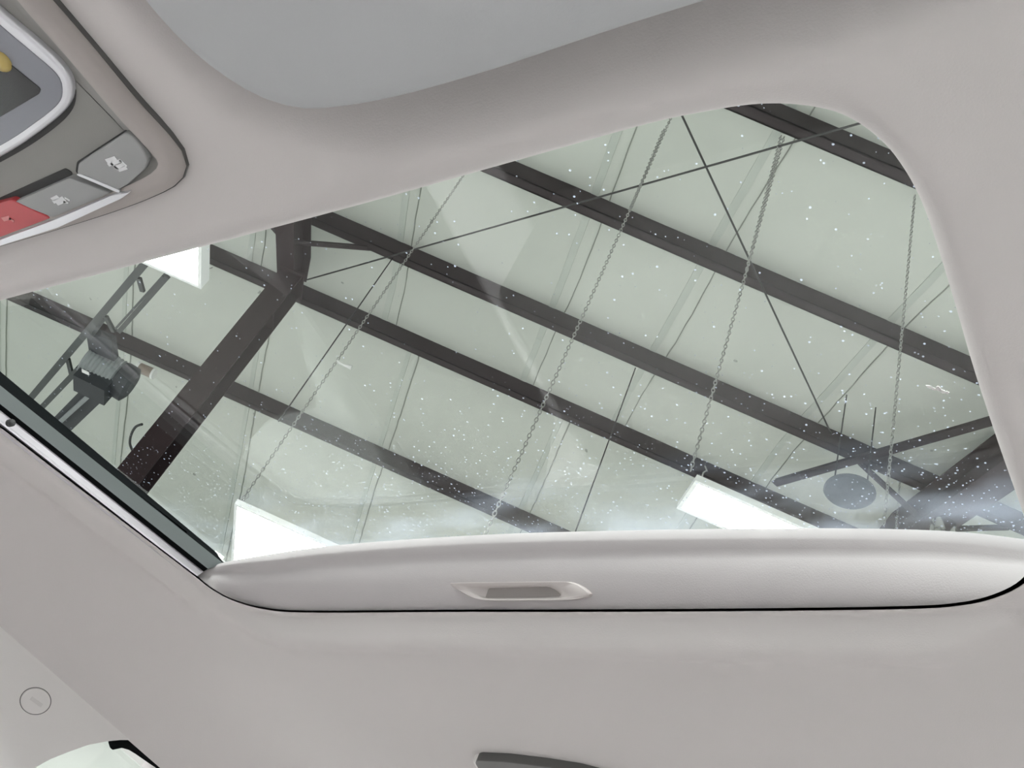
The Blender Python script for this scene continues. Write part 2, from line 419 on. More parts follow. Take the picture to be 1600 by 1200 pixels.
# ------------------------------------------------------------------ purlins, frames, bracing
D, FL, TK = 0.17, 0.085, 0.012
def purlin(q, label):
    z = roof_z(q); mb = MB()
    s = -1 if q < QR else 1
    # Z section: web on the near side, bottom flange turned away, small lip, top flange
    mb.box(W(P0, q, z - D), PV * (P1 - P0), QV * TK, (0, 0, D))
    mb.box(W(P0, q, z - D), PV * (P1 - P0), QV * FL, (0, 0, TK))
    mb.box(W(P0, q + FL - TK, z - D), PV * (P1 - P0), QV * TK, (0, 0, 0.028))
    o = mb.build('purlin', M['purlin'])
    return tag(o, label, 'roof beam', 'brown steel purlins under the roof')
names = {3.037: 'dark brown purlin crossing the sunroof view\'s upper right corner',
         4.397: 'dark brown purlin second down from the upper right sunroof corner',
         5.855: 'dark brown purlin meeting the top of the oxide red column',
         6.881: 'dark brown purlin just past the roof ridge, behind the column head',
         8.405: 'dark brown purlin lowest in the sunroof view, running behind the column'}
for q in near_q + far_q:
    if q in names: purlin(q, names[q])
    elif q == 1.63: purlin(q, 'dark brown purlin nearest above the car, hidden past the front headliner')
    elif q == 12.97: purlin(q, 'dark brown purlin hidden behind the sunshade panel')

def i_rafter(pc, half, qa, qb, top, bot, name, label):
    root = empty(name, W(pc, (qa + qb) / 2, roof_z((qa + qb) / 2) - bot))
    def plate(nm, p0, p1, d0, d1, mt):
        mb = MB(); qs = [qa, QR, qb] if qa < QR < qb else [qa, qb]; rows = []
        for q in qs:
            z = roof_z(q); rows.append([W(p0, q, z - d0), W(p1, q, z - d0), W(p1, q, z - d1), W(p0, q, z - d1)])
        mb.loft(rows, True, True, True); return mb.build(nm, mt, root)
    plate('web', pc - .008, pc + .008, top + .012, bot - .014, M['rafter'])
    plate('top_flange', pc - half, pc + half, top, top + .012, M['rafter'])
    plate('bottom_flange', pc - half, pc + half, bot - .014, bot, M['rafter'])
    tag(root, label, 'roof beam'); return root, plate
LP = 2.62
raf1, plate1 = i_rafter(LP, .085, Q0, QR + .28, D + .005, .50, 'roof_rafter', 'oxide red steel rafter coming to the column head at upper left')
raf2, plate2 = i_rafter(-3.31, .13, Q0, Q1, D + .005, .52, 'roof_rafter', 'dark steel rafter at the lower right edge of the sunroof view')
def flange_brace(root, p0, q0, d0, p1, q1, d1, w=.05):
    mb = MB(); a = W(p0, q0, roof_z(q0) - d0); b = W(p1, q1, roof_z(q1) - d1)
    mb.bar(a, b, w, .006); mb.bar(a + Vector((0, 0, .02)), b + Vector((0, 0, .02)), .006, .045)
    mb.build('flange_brace', M['purlin'], root)
flange_brace(raf1, LP - .04, 5.93, .49, 1.98, 5.93, D)
flange_brace(raf1, LP + .04, 5.93, .49, 3.25, 5.93, D)
flange_brace(raf1, LP - .04, 4.47, .49, 1.98, 4.47, D)
flange_brace(raf2, -3.22, 5.94, .51, -2.62, 5.94, D)
flange_brace(raf2, -3.40, 5.94, .51, -4.0, 5.94, D)

# interior column under the ridge
colr = empty('steel_column', W(2.56, 6.45, -1.02)); ztop = roof_z(6.45) - .50
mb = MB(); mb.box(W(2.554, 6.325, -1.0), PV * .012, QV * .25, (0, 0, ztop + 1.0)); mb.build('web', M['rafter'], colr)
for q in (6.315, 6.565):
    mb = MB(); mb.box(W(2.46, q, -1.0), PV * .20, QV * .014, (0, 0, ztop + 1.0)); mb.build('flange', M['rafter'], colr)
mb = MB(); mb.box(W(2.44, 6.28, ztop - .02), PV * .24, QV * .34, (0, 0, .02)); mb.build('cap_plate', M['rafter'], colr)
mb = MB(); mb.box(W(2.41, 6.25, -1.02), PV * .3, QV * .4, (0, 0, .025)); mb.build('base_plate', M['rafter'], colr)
for pz in (2.55, 2.65):                       # stiffeners between the flanges close the head of the column
    mb = MB(); mb.box(W(2.47 if pz < 2.6 else 2.566, 6.329, ztop - .5), PV * .084, QV * .236, (0, 0, .012)); mb.build('stiffener', M['rafter'], colr)
tag(colr, 'oxide red steel column rising to the roof ridge on the left', 'column')

def line3(a, b, r, name, label, cat, group=None, m='rod'):
    mb = MB(); mb.tube([a, b], r, 8); return tag(mb.build(name, M[m], None, True), label, cat, group)
def rp(px, py, dz):
    p, q, z = roofpt(px, py, dz); return W(p, q, z)
a, b = rp(480, 437, .30), rp(1300, 205, .30); d = (b - a)
line3(a, a + d * 1.75, .0075, 'brace_rod', 'thin dark brace rod slanting up right from the column head', 'rod', 'roof brace rods')
a, b = rp(1070, 190, .24), rp(1295, 670, .13); d = b - a
line3(a - d * 1.1, a + d * 1.02, .0075, 'brace_rod', 'thin dark brace rod slanting down right between two hanging chains', 'rod', 'roof brace rods')
a, b = rp(1210, 756, .27), rp(1552, 658, .36)
mb = MB(); mb.bar(a, b, .075, .012); mb.bar(a + Vector((0, 0, .03)), b + Vector((0, 0, .03)), .012, .06)
tag(mb.build('strut', M['purlin']), 'dark angle strut crossing under a purlin at lower right', 'strut')

# ------------------------------------------------------------------ hanging chains, wires, lamps
def chain(top, bot, name, label, pitch=.026):
    mb = MB(); L = (bot - top).length; n = max(2, int(L / pitch)); ax = (bot - top).normalized()
    a0 = ax.orthogonal().normalized(); b0 = ax.cross(a0)
    for i in range(n):
        c = top.lerp(bot, (i + .5) / n); s = a0 if i % 2 else b0
        pts = []
        for k in range(10):
            t = 2 * math.pi * k / 10
            pts.append(c + ax * (math.cos(t) * pitch * .66) + s * (math.sin(t) * .0075))
        mb.tube(pts, .0024, 4, True)
    o = mb.build(name, M['chain'], None, True)
    return tag(o, label, 'chain', 'chains holding up the panel lights')
def hang(top_px, dz, bot_px):                 # vertical drop: top on the roof, height of the lower pixel
    p, q, z = roofpt(*top_px, dz); w = PV * p + QV * q
    r = ray(*bot_px); n = w.normalized()
    return CAM + w + Vector((0, 0, z)), CAM + w + Vector((0, 0, r.z / r.dot(n) * w.length))
DC = D + .005
c1t, c1b = hang((1040, 203), DC, (755, 830))
c2t, c2b = hang((1225, 214), DC, (1088, 738))
c3t, c3b = hang((1427, 330), DC, (1380, 820))
c4t, c4b = hang((720, 280), DC, (370, 783))
UPZ = Vector((0, 0, DC + .01))
chain(c1t + UPZ, c1b - Vector((0, 0, .35)), 'lamp_chain', 'long doubled chain down the middle of the sunroof view')
chain(c1t + PV * .012, c1t.lerp(c1b, .28), 'lamp_chain', 'short chain tail hanging beside the long middle chain', .024)
chain(c2t, c2b, 'lamp_chain', 'chain from the upper right purlin to the lower right panel light')
chain(c2t + PV * .02, c2t.lerp(c2b, .5), 'lamp_chain', 'slack chain tail twisted beside the lower right lamp\'s chain', .024)
chain(c3t + UPZ, c3b, 'lamp_chain', 'chain furthest right, close to the curved headliner edge')
chain(c4t + UPZ, c4b, 'lamp_chain', 'chain dropping left to the corner of the lower left panel light')
w1t, w1b = hang((613, 404), DC, (440, 662))
w2t, w2b = hang((993, 575), DC, (900, 850))
line3(w1t, w1b, .0055, 'hanging_wire', 'thin dark wire hanging left of the column side chain', 'wire', 'thin wires hanging from the ridge purlin', 'wire')
line3(w2t, w2b, .0055, 'hanging_wire', 'thin dark wire dropping to the middle of the sunshade edge', 'wire', 'thin wires hanging from the ridge purlin', 'wire')
mb = MB(); k = w1t.lerp(w1b, .42); mb.tube([k - Vector((0, 0, .02)), k, k + Vector((0, 0, .02))], [.006, .018, .006], 8)
tag(mb.build('wire_knot', M['wire'], None, True), 'small black knot halfway down the thin hanging wire', 'knot')
tieP = U(512, 597, (c4t.lerp(c4b, .62) - CAM).z)
tt = c4t.lerp(c4b, .645)
mb = MB(); mb.tube([tt, tt - PV * .05 - Vector((0, 0, .005)), tt - PV * .10], [.012, .008, .016], 8)
tag(mb.build('cable_tie', M['white'], None, True), 'small white cable tie on the lower left lamp\'s chain', 'cable tie')

def panel_light(name, org, ea, eb, la, lb, label, thick=.032, box=True):
    # org: lower corner of the frame, ea/eb horizontal unit directions, la/lb lengths
    root = empty(name, org + ea * la / 2 + eb * lb / 2)
    up = Vector((0, 0, 1)); fw = .018
    mb = MB()
    for (o, a, b) in ((org, ea * la, eb * fw), (org + eb * (lb - fw), ea * la, eb * fw), (org + eb * fw, ea * fw, eb * (lb - 2 * fw)), (org + ea * (la - fw) + eb * fw, ea * fw, eb * (lb - 2 * fw))):
        mb.box(o, a, b, up * thick)
    mb.build('frame', M['pframe'], root)
    mb = MB(); mb.box(org + ea * fw + eb * fw + up * .006, ea * (la - 2 * fw), eb * (lb - 2 * fw), up * .012); mb.build('diffuser', M['led'], root)
    mb = MB(); mb.box(org + ea * .01 + eb * .01 + up * thick, ea * (la - .02), eb * (lb - .02), up * .006); mb.build('back_plate', M['pframe'], root)
    if box:
        mb = MB(); mb.box(org + ea * la * .4 + eb * lb * .35 + up * (thick + .006), ea * la * .2, eb * lb * .3, up * .045); mb.build('driver_box', M['pframe'], root)
    for u in (.02, .98):
        for v in (.04, .96):
            c = org + ea * la * u + eb * lb * v + up * thick
            mb = MB(); mb.tube([c, c + up * .03, c + up * .05 + ea * .012, c + up * .07], .0035, 6); mb.build('eye_hook', M['chain'], root, True)
    tag(root, label, 'lamp', 'white panel lights hung on chains'); return root
# lower right lamp
zB = (c2b - CAM).z - .08
def pq(px, py, z):
    v = U(px, py, z) - CAM; return v.dot(PV), v.dot(QV)
pb0 = pq(1087, 750, zB); pb1 = pq(1060, 788, zB)
wB = max(.22, pb1[1] - pb0[1])
panel_light('panel_light', W(pb0[0], pb0[1], zB), -PV, QV, 1.22, wB, 'white panel light glowing at lower right above the sunshade')
zA = (c4b - CAM).z - .07
pa0 = pq(369, 788, zA); pa1 = pq(512, 858, zA); pa2 = pq(338, 868, zA)
panel_light('panel_light', W(pa0[0] + .01, pa0[1], zA), -PV, QV, 1.22, .60, 'white panel light glowing at lower left beside the black rail')
zC = 3.0
pc0 = pq(314, 452, zC); pc1 = pq(318, 402, zC)
panel_light('panel_light', W(pc0[0], pc0[1] - .34, zC), PV, QV, 1.22, .34, 'white panel light glowing at upper left under the headliner edge', .075)
tch = W(pc0[0] + .03, pc0[1] - .30, zC + .14)
chain(tch + Vector((0, 0, 2.35)), tch, 'lamp_chain', 'chain holding the upper left panel light')

for (pp, qq), lab in zip(((3.6, 1.0), (0.4, -1.2), (-3.0, 0.6), (4.6, -1.2), (-2.6, -3.0), (-4.2, 5.4), (3.0, 11.5)), ('above the car\'s right front', 'directly over the car bonnet', 'over the car\'s left front wing', 'ahead of the car on the left', 'ahead of the car on the right', 'far right behind the headliner', 'along the far side wall')):
    zl = 4.4 if qq > 11 else 2.7  # added lamps out of view: fill for the cabin, wash on the far wall
    panel_light('panel_light', W(pp, qq, zl), PV, QV, 1.22, .60, 'white panel light out of view, hung ' + lab)
    for du, dv in ((.03, .03), (1.19, .57)):
        t0 = W(pp + du, qq + dv, zl + .07); chain(W(pp + du, qq + dv, roof_z(qq + dv) - .02), t0, 'lamp_chain', ('near' if du < 1 else 'far') + ' corner chain of the panel light hung ' + lab)
# round dark pendant disc
dc = U(1327, 772, 5.0)
root = empty('pendant_disc', dc); mb = MB(); rings = []
R = 36.5 * (dc - CAM).length / F * 1.02
for rr, zz in ((.02, .0), (.55, .0), (.93, .004), (1.0, .02), (.98, .035), (.6, .06), (.15, .075), (.02, .077)):
    rings.append([dc + Vector((math.cos(2*math.pi*k/40) * R * rr, math.sin(2*math.pi*k/40) * R * rr, zz)) for k in range(40)])
mb.loft(rings, True, True, True); smooth_angle(mb.build('dish', M['disc'], root), 40)
for sgn in (-.75, .75):
    mb = MB(); q = dc + PV * R * sgn * .9 + Vector((0, 0, .03)); mb.tube([q, q + Vector((0, 0, .95))], .006, 6); mb.build('hanger_wire', M['wire'], root, True)
mb = MB(); mb.tube([dc + Vector((0, 0, .07)), dc + Vector((0, 0, .14))], .03, 12); mb.build('hub', M['disc'], root, True)
tag(root, 'round dusty black disc hanging under the strut at lower right', 'pendant')
# small metal can near the lower right
cc = U(1473, 827, 5.62)
root = empty('spot_lamp', cc); mb = MB(); rr = 17.5 * (cc - CAM).length / F
mb.loft([[cc + Vector((math.cos(2*math.pi*k/28) * rr * s, math.sin(2*math.pi*k/28) * rr * s, z)) for k in range(28)] for s, z in ((.7, -.11), (.95, -.11), (1, -.1), (1, .045), (.9, .06), (.3, .065))], True, True, True)
smooth_angle(mb.build('housing', M['chrome'], root), 40)
mb = MB(); mb.tube([cc + Vector((0, 0, .06)), cc + Vector((0, 0, .2))], .02, 6); mb.build('stem', M['wire'], root, True)
tag(root, 'small chrome canister lamp peeking over the sunshade at right', 'lamp')

# overhead door operator on its hanging rails (upper left of the sunroof view)
op = empty('door_operator', U(150, 590, 3.6))
ZT = 3.6
def seg(nm, a, b, w, d, m, z0=ZT, z1=ZT):
    mb = MB(); mb.bar(U(*a, z0), U(*b, z1), w, d); return mb.build(nm, M[m], op)
seg('rail', (228, 410), (48, 622), .045, .03, 'grey_steel')
seg('rail', (262, 432), (186, 518), .03, .02, 'grey_steel')
seg('rail', (256, 430), (182, 512), .014, .03, 'grey_steel')
seg('rail', (124, 575), (62, 640), .04, .03, 'grey_steel')
for a, b in (((217, 434), (223, 455)), ((165, 494), (178, 518)), ((163, 497), (140, 528)), ((106, 560), (113, 590))):
    seg('stay', a, b, .028, .02, 'grey_steel')
mb = MB(); mb.bar(U(157, 604, ZT), U(92, 668, ZT), .15, .06); mb.build('drive_rail', M['dark_motor'], op)
mb = MB(); mb.bar(U(152, 606, ZT - .05), U(88, 664, ZT - .05), .03, .05); mb.build('drive_belt', M['motor_grey'], op)
a, b = U(135, 560, ZT), U(184, 590, ZT); ax = (b - a)
mb = MB(); rings = []; t = ax.normalized(); e = t.orthogonal().normalized(); g = t.cross(e); r0 = .125
for k in range(19):
    s = 1.0 if k % 2 else .93
    if k in (0, 18): s = .8
    rings.append([a + ax * k / 18 + (e * math.cos(2*math.pi*j/24) + g * math.sin(2*math.pi*j/24)) * r0 * s for j in range(24)])
mb.loft(rings, True, True, True); smooth_angle(mb.build('motor', M['motor_grey'], op), 40)
mb = MB(); mb.tube([b, b + t * .02, b + t * .09, b + t * .11], [.12, .128, .128, .09], 24); smooth_angle(mb.build('end_bell', M['dark_motor'], op), 40)
mb = MB(); mb.bar(U(124, 588, ZT - .12), U(172, 612, ZT - .12), .17, .13); mb.build('control_box', M['dark_motor'], op)
mb = MB(); mb.bar(U(128, 579, ZT - .19), U(139, 584, ZT - .19), .03, .004); mb.build('rating_plate', M['white'], op)
mb = MB(); mb.bar(U(140, 528, ZT + .02), U(180, 545, ZT + .02), .2, .05); mb.build('mount_plate', M['dark_motor'], op)
for px in ((165, 494), (106, 560), (222, 415)):
    mb = MB(); q = U(*px, ZT); mb.bar(q, q + Vector((0, 0, 2.1)), .02, .02, Vector((1, 0, 0))); 
tag(op, 'grey door operator with finned motor hanging on steel rails', 'door operator')

# tan fitting on the lowest purlin and loose cable by the column
a, b = U(217, 574, 5.75), U(240, 584, 5.75)
root = empty('pipe_fitting', a); mb = MB(); mb.tube([a, b], .055, 16); smooth_angle(mb.build('sleeve', M['tan'], root), 40)
for q in (a, b):
    mb = MB(); mb.tube([q - (b - a).normalized() * .012, q + (b - a).normalized() * .012], .06, 16); smooth_angle(mb.build('collar', M['white'], root), 40)
tag(root, 'short tan pipe fitting with white collars on the lowest purlin', 'pipe fitting')
zz = 4.6
mb = MB(); mb.tube(crom([U(x, y, zz) for x, y in ((222, 663), (212, 667), (205, 679), (203, 693), (207, 704))], 16), .012, 8)
o = mb.build('loose_cable', M['wire'], None, True); tag(o, 'short black cable curling out beside the steel column', 'cable')

# ------------------------------------------------------------------ car: headliner with the sunroof opening
ZH = CAM.z + H
front = [(0,480),(200,428),(400,376),(575,330),(800,268),(1000,213),(1100,192),(1180,181),(1250,183),(1310,197),(1360,228),(1400,272),(1440,345),(1480,465),(1520,600),(1560,720),(1598,826)]
open_px = front + [(1612,868),(1602,905),(1562,931),(1500,947),(1400,953),(1150,956),(900,957),(700,957),(480,958),(410,953),(362,940),(330,923),(304,903),(250,862),(150,786),(60,717),(0,671)]
open_pts = [U(x, y, H) for x, y in open_px] + [Vector((p[0], p[1], ZH)) for p in ((.876,-.275),(.872,-.232),(.845,-.203),(.795,-.194))]
NL = 520
OPEN = crom(open_pts, NL, True)
XS, DROP = 1.03, 0.068                        # where the headliner meets the side trim
def seg_dist(p, a, b):
    ab = b - a; t = max(0, min(1, (p - a).dot(ab) / ab.length_squared)); return (p - a - ab * t).length
vz = H - .022
vpx = [(205,-50),(240,0),(300,66),(360,115),(420,150),(480,166),(540,163),(620,149),(700,128),(800,98),(900,64),(1000,31),(1100,0),(1250,-47)]
vl = [U(x, y, vz) for x, y in vpx]
vl += [Vector((p[0], p[1], 0)) for p in ((.02,-.128),(-.06,-.122),(-.085,-.095),(-.085,-.03),(-.07,.035),(-.02,.055),(.15,.058),(.32,.055),(.385,.045))]
vl = crom(vl, 420, True)
VC = [Vector((p.x, p.y, 0)) for p in vl[::6]]
def visor_dist(x, y):                         # signed distance to the visor outline, negative inside
    p = Vector((x, y, 0)); n = len(VC); d = min(seg_dist(p, VC[i], VC[(i+1) % n]) for i in range(n)); ins = False
    for i in range(n):
        a, b = VC[i], VC[(i+1) % n]
        if (a.y > y) != (b.y > y) and x < (b.x - a.x) * (y - a.y) / (b.y - a.y) + a.x: ins = not ins
    return -d if ins else d
def hfield(x, y):
    z = 0.0
    for xx in (x, .88 - x):
        s = max(0, (xx - .885) / (XS - .885)); z -= DROP * s ** 1.7
    if y > -.24 and x < .52:
        t = max(0, min(1, 1 - (visor_dist(x, y) - .002) / .042)); z += .020 * t * t * (3 - 2 * t)
        d = visor_dist(x, y); z -= .004 * math.exp(-((d - .05) / .02) ** 2)
    t = max(0, min(1, 1 - (-.585 - y) / .10)) if y < -.56 else 0; z -= .020 * t * t * (3 - 2 * t) * max(0, min(1, (.80 - x) / .08)) * max(0, min(1, (x - .03) / .08))
    if x > .70 and y < -.15:                  # soft bead along the side of the opening
        e = x - (.862 + .35 * (y + .311) if y > -.56 else .775); z += .011 * math.exp(-((e - .078) / .022) ** 2) * max(0, min(1, (y + .66) / .12))
    if y < -1.0: z -= .10 * ((-1.0 - y) / .35) ** 2 * .35
    return z
cx, cy = .45, -.38
bx0, bx1, by0, by1 = .88 - XS, XS, -1.35, .07
def outer(p):
    dx, dy = p.x - cx, p.y - cy; t = 1e9
    if dx > 0: t = min(t, (bx1 - cx) / dx)
    if dx < 0: t = min(t, (bx0 - cx) / dx)
    if dy > 0: t = min(t, (by1 - cy) / dy)
    if dy < 0: t = min(t, (by0 - cy) / dy)
    return Vector((cx + dx * t, cy + dy * t, ZH))
RR = .019
prof = [(.012, .040), (.004, .036), (.0, .030)] + [(RR * (1 - math.cos(a)), RR * (1 - math.sin(a)) - .003) for a in (0, .2, .4, .6, .8, 1.0, 1.2, 1.4, math.pi / 2)] + [(.026, -.0032), (.034, -.0030)]
def lipw(p):                                  # the rolled lip is tall at the front and near side only
    a = max(0, min(1, (p.y + .30) / .07)); b = max(0, min(1, (.13 - p.x) / .05)) * max(0, min(1, (p.y + .53) / .05))
    w = max(a, b); return w * w * (3 - 2 * w)
rings = [[Vector((v.x, v.y, ZH + (z if z < .003 else .003 + (z - .003) * lipw(v)))) for v in offset_loop(OPEN, d)] for d, z in prof]
base = offset_loop(OPEN, .034); outp = [outer(p) for p in base]
for k in range(1, 41):
    t = (k / 40.0); t = .35 * t + .65 * t * t
    fade = max(0, 1 - t * 4)
    rings.append([Vector((b.x + (o.x - b.x) * t, b.y + (o.y - b.y) * t, ZH - .003 * fade)) for b, o in zip(base, outp)])
for i in range(9, len(rings)):
    w = min(1.0, (i - 8) / 4.0)
    for v in rings[i]: v.z += w * hfield(v.x, v.y)
mb = MB(); mb.loft(rings, True)
hl = mb.build('ceiling_headliner', M['headliner'], None, True); tag(hl, kind='structure')
hl.name = 'ceiling'

# roof skin above
GZ = ZH + .07
glass_loop = offset_loop(OPEN, .078)
mb = MB(); ro = [Vector((cx + (o.x - cx) * 1.08, cy + (o.y - cy) * 1.03, GZ - .01)) for o in outp]
mb.loft([at_z(offset_loop(OPEN, .07), GZ - .004), at_z(offset_loop(OPEN, .082), GZ + .003), [a.lerp(b, .5) + Vector((0, 0, .006)) for a, b in zip(at_z(offset_loop(OPEN, .082), GZ + .003), ro)], ro,
         [Vector((cx + (o.x - cx) * 1.14, cy + (o.y - cy) * 1.03, ZH - DROP + .035)) for o in outp]], True)
rf = mb.build('roof', M['paint'], None, True); tag(rf, kind='structure')

# sunroof glass
mb = MB(); mb.loft([at_z(glass_loop, GZ), at_z(glass_loop, GZ + .005)], True, True, True)
gl = mb.build('glass_pane', M['glass'])

# ------------------------------------------------------------------ side rail of the sunroof (left in view)
roofw = empty('sunroof', U(800, 600, H + .07)); tag(roofw, 'large dusty sunroof glass with its side rail over the cabin', 'sunroof')
inv = roofw.matrix_world.inverted(); gl.data.transform(inv); gl.parent = roofw
rail = empty('side_rail', (0, 0, 0)); rail.parent = roofw; bpy.context.view_layer.update()
edge = [((0,675),(301,907),.0005),((0,666),(305,903),.004),((0,661),(307,901),.0045),((0,656),(310,899),.009),((0,641),(318,893),.016),((0,631),(325,889),.018),((0,602),(350,881),.034),((0,580),(338,863),.0692)]
def rail_strip(nm, i0, i1, m, tail=0.0):
    rows = []
    for (a, b, z) in edge[i0:i1 + 1]:
        A, B = U(*a, H + z), U(*b, H + z); rows.append((A - (B - A) * .5, A + (B - A) * 1.0))
    o_ = Vector((1, .35, 0)).normalized()
    if tail: rows.append(tuple(p + o_ * tail for p in rows[-1]))
    loop = rows + [(p + o_ * .004 + Vector((0, 0, .001)), q + o_ * .004 + Vector((0, 0, .001))) for p, q in reversed(rows)]
    mb = MB(); mb.loft([[p.lerp(q, k / 20) for p, q in loop] for k in range(21)], True, True, True)
    return smooth_angle(mb.build(nm, M[m], rail), 20)
rail_strip('molding', 0, 4, 'rail'); rail_strip('gap', 4, 5, 'rubber'); rail_strip('guide', 5, 6, 'greyrail'); rail_strip('seal', 6, 7, 'rubber', .05)
mb = MB(); c = U(16, 661, H + .0062); mb.tube([c - Vector((.003, 0, 0)), c + Vector((.002, 0, 0))], [.0035, .0035], 10); mb.build('screw_hole', M['gap'], rail, True)

mb = MB(); rnd = random.Random(4)  # a bright reflection in the glass, modelled as small white blobs
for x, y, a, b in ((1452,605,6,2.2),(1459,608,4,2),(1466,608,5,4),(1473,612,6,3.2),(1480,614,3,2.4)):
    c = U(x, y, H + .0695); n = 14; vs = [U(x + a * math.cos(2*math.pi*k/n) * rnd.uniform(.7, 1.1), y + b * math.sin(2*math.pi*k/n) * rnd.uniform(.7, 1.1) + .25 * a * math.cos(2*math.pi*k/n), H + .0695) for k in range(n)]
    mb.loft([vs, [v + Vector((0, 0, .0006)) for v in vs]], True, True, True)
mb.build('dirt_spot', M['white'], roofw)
# remaining inner walls of the sunroof frame, seen only from other angles
fr_loop = offset_loop(OPEN, .045)
k0 = max(range(NL), key=lambda i: OPEN[i].x if OPEN[i].y > -.505 and OPEN[i].y < -.49 else -1)
idx = [(k0 + i) % NL for i in range(NL)]
if OPEN[idx[5]].y < OPEN[idx[0]].y: idx = idx[::-1]
cut = next((n_ for n_, i in enumerate(idx) if n_ > 20 and OPEN[i].y < -.50), NL); idx = idx[:cut]
mb = MB(); mb.loft([[l[i] for i in idx] for l in (at_z(offset_loop(OPEN, .012), ZH + .039), at_z(fr_loop, ZH + .045), at_z(offset_loop(OPEN, .066), GZ - .002), at_z(offset_loop(OPEN, .080), GZ - .002))], False)
tag(mb.build('trim_1', M['rubber'], None, True), kind='structure')

# ------------------------------------------------------------------ sunshade (front bow of the sliding blind)
sh = empty('sunshade', U(820, 900, H + .03))
NS = 110
def row(pts, z, push=0.0):
    zs = z if isinstance(z, (list, tuple)) else [z] * len(pts)
    q = [U(x, y, H + zz) + Vector((0, push, 0)) for (x, y), zz in zip(pts, zs)]
    return crom(q, NS)
top = [(306,900),(325,887),(365,876),(430,865),(510,854),(640,843),(800,834),(980,829),(1170,826),(1340,826),(1480,830),(1580,840),(1720,862)]
def mixrow(f, bot):
    return [(a[0] + (b[0]-a[0])*f, a[1] + (b[1]-a[1])*f) for a, b in zip(top, bot)]
botr = [(306,912),(318,922),(350,942),(395,955),(480,961),(640,961),(800,961),(980,961),(1170,960),(1340,958),(1480,954),(1580,948),(1720,930)]
zt = [.014, .024, .038, .051, .059, .063, .064, .064, .064, .064, .063, .060, .055]
R0 = row(top, zt)
RB = row(botr, .001)
rows_ = []
lipr = [.014 * min(1, .25 + k / 18) for k in range(NS)]
def lip(th):
    c, sn = math.cos(math.radians(th)), math.sin(math.radians(th)); c0, s0 = math.cos(math.radians(58)), math.sin(math.radians(58))
    return [p + Vector((0, (c - c0), 0)) * r + Vector((0, 0, (sn - s0))) * r for p, r in zip(R0, lipr)]
L90 = lip(90)
rows_.append([p + Vector((0, -.16, -.004)) for p in L90])
rows_.append([p + Vector((0, -.02, 0)) for p in L90])
for th in (90, 74, 58, 44, 30, 16, 4, -8, -16): rows_.append(lip(th))
E0 = rows_[-1]
for f, bul in ((.10,-.0016),(.17,-.0020),(.25,-.0008),(.36,.0010),(.5,.0020),(.65,.0020),(.78,.0010),(.9,-.0014),(.96,-.004),(1.0,-.009)):
    rows_.append([a.lerp(b, f) + Vector((0, bul, 0)) for a, b in zip(E0, RB)])
rows_.append([p + Vector((0, -.15, .010)) for p in rows_[-1]])
mb = MB(); mb.loft([list(r) for r in zip(*rows_)], True, True, True)
smooth_angle(mb.build('front_bow', M['shade'], sh), 60)
# pull handle: bezel standing proud with a pocket
kx = min(range(NS), key=lambda k: abs(R0[k].x - U(815, 924, H + .02).x))
FA, FB = E0[kx], RB[kx]                       # the bow face around the handle is close to a plane
fn = (FB - FA).cross(Vector((1, 0, 0))).normalized()
if fn.y < 0: fn = -fn
def face(px, py):                             # a point on the bow face at a pixel
    return UXP(px, py, fn, fn.dot(FA - CAM) + .0012)
pb = [(706,913),(716,911),(800,909.5),(880,909),(900,911),(918,920),(927,930),(920,934),(898,937.5),(840,938.5),(770,938.5),(748,936),(730,929)]
pi = [(738,919),(766,917.5),(800,917),(850,916),(862,915.5),(872,920),(884,933),(866,935),(840,935.5),(790,935.5),(762,935),(757,934),(748,928)]
pf = [(766,919.5),(775,919),(800,918.5),(850,917),(860,917),(868,921),(880,931.5),(866,932.5),(840,933.5),(790,934),(762,934),(761,932),(763,926)]
NB = 80
lo = [crom([face(*p) for p in q], NB, True) for q in (pb, pi, pf)]
outw = fn
hd = empty('pull_handle', face(815, 924)); hd.parent = sh; hd.matrix_parent_inverse = sh.matrix_world.inverted()
bpy.context.view_layer.update()
mb = MB()
ctr = sum(lo[0], Vector()) / NB
def shrink(l, k): return [ctr + (p - ctr) * k for p in l]
mb.loft([[p - outw * .004 for p in lo[0]], [p + outw * .0025 for p in lo[0]], [p + outw * .0042 for p in shrink(lo[0], .985)], [p + outw * .0048 for p in shrink(lo[0], .965)],
         [p.lerp(q, .75) + outw * .0046 for p, q in zip(shrink(lo[0], .965), lo[1])], [p + outw * .0036 for p in lo[1]], [p + outw * .0016 for p in lo[2]]], True, True, False)
smooth_angle(mb.build('bezel', M['bezel'], hd), 50)
mb = MB(); mb.loft([[p + outw * .0018 for p in lo[2]], [p + outw * .0008 for p in lo[2]]], True, True, True)
M['pocket'] = mat('pocket_plastic', (0.26, 0.235, 0.225), 0.6, var=0.05)
mb.build('pocket', M['pocket'], hd)
tag(sh, 'light grey sliding sunshade with a recessed pull handle', 'sunshade')

# ------------------------------------------------------------------ sun visor
vis = empty('sun_visor', Vector((.15, -.03, ZH - .02)))
mb = MB(); z0 = ZH - .034; rg = []
for d, z in ((-.010, .036), (-.003, .024), (0, .014), (-.0015, .007), (-.005, .0025), (-.012, .0003), (-.030, -.001)):
    rg.append(at_z(offset_loop(vl, d), z0 + z))
mb.loft(rg, True, True, True); smooth_angle(mb.build('padded_panel', M['visor'], vis), 60)
mb = MB(); mb.tube([Vector((-.05, .04, ZH - .012)), Vector((.36, .045, ZH - .012))], .006, 10); mb.build('hinge_rod', M['pillar'], vis, True)
tag(vis, 'folded grey padded sun visor at the top', 'sun visor')

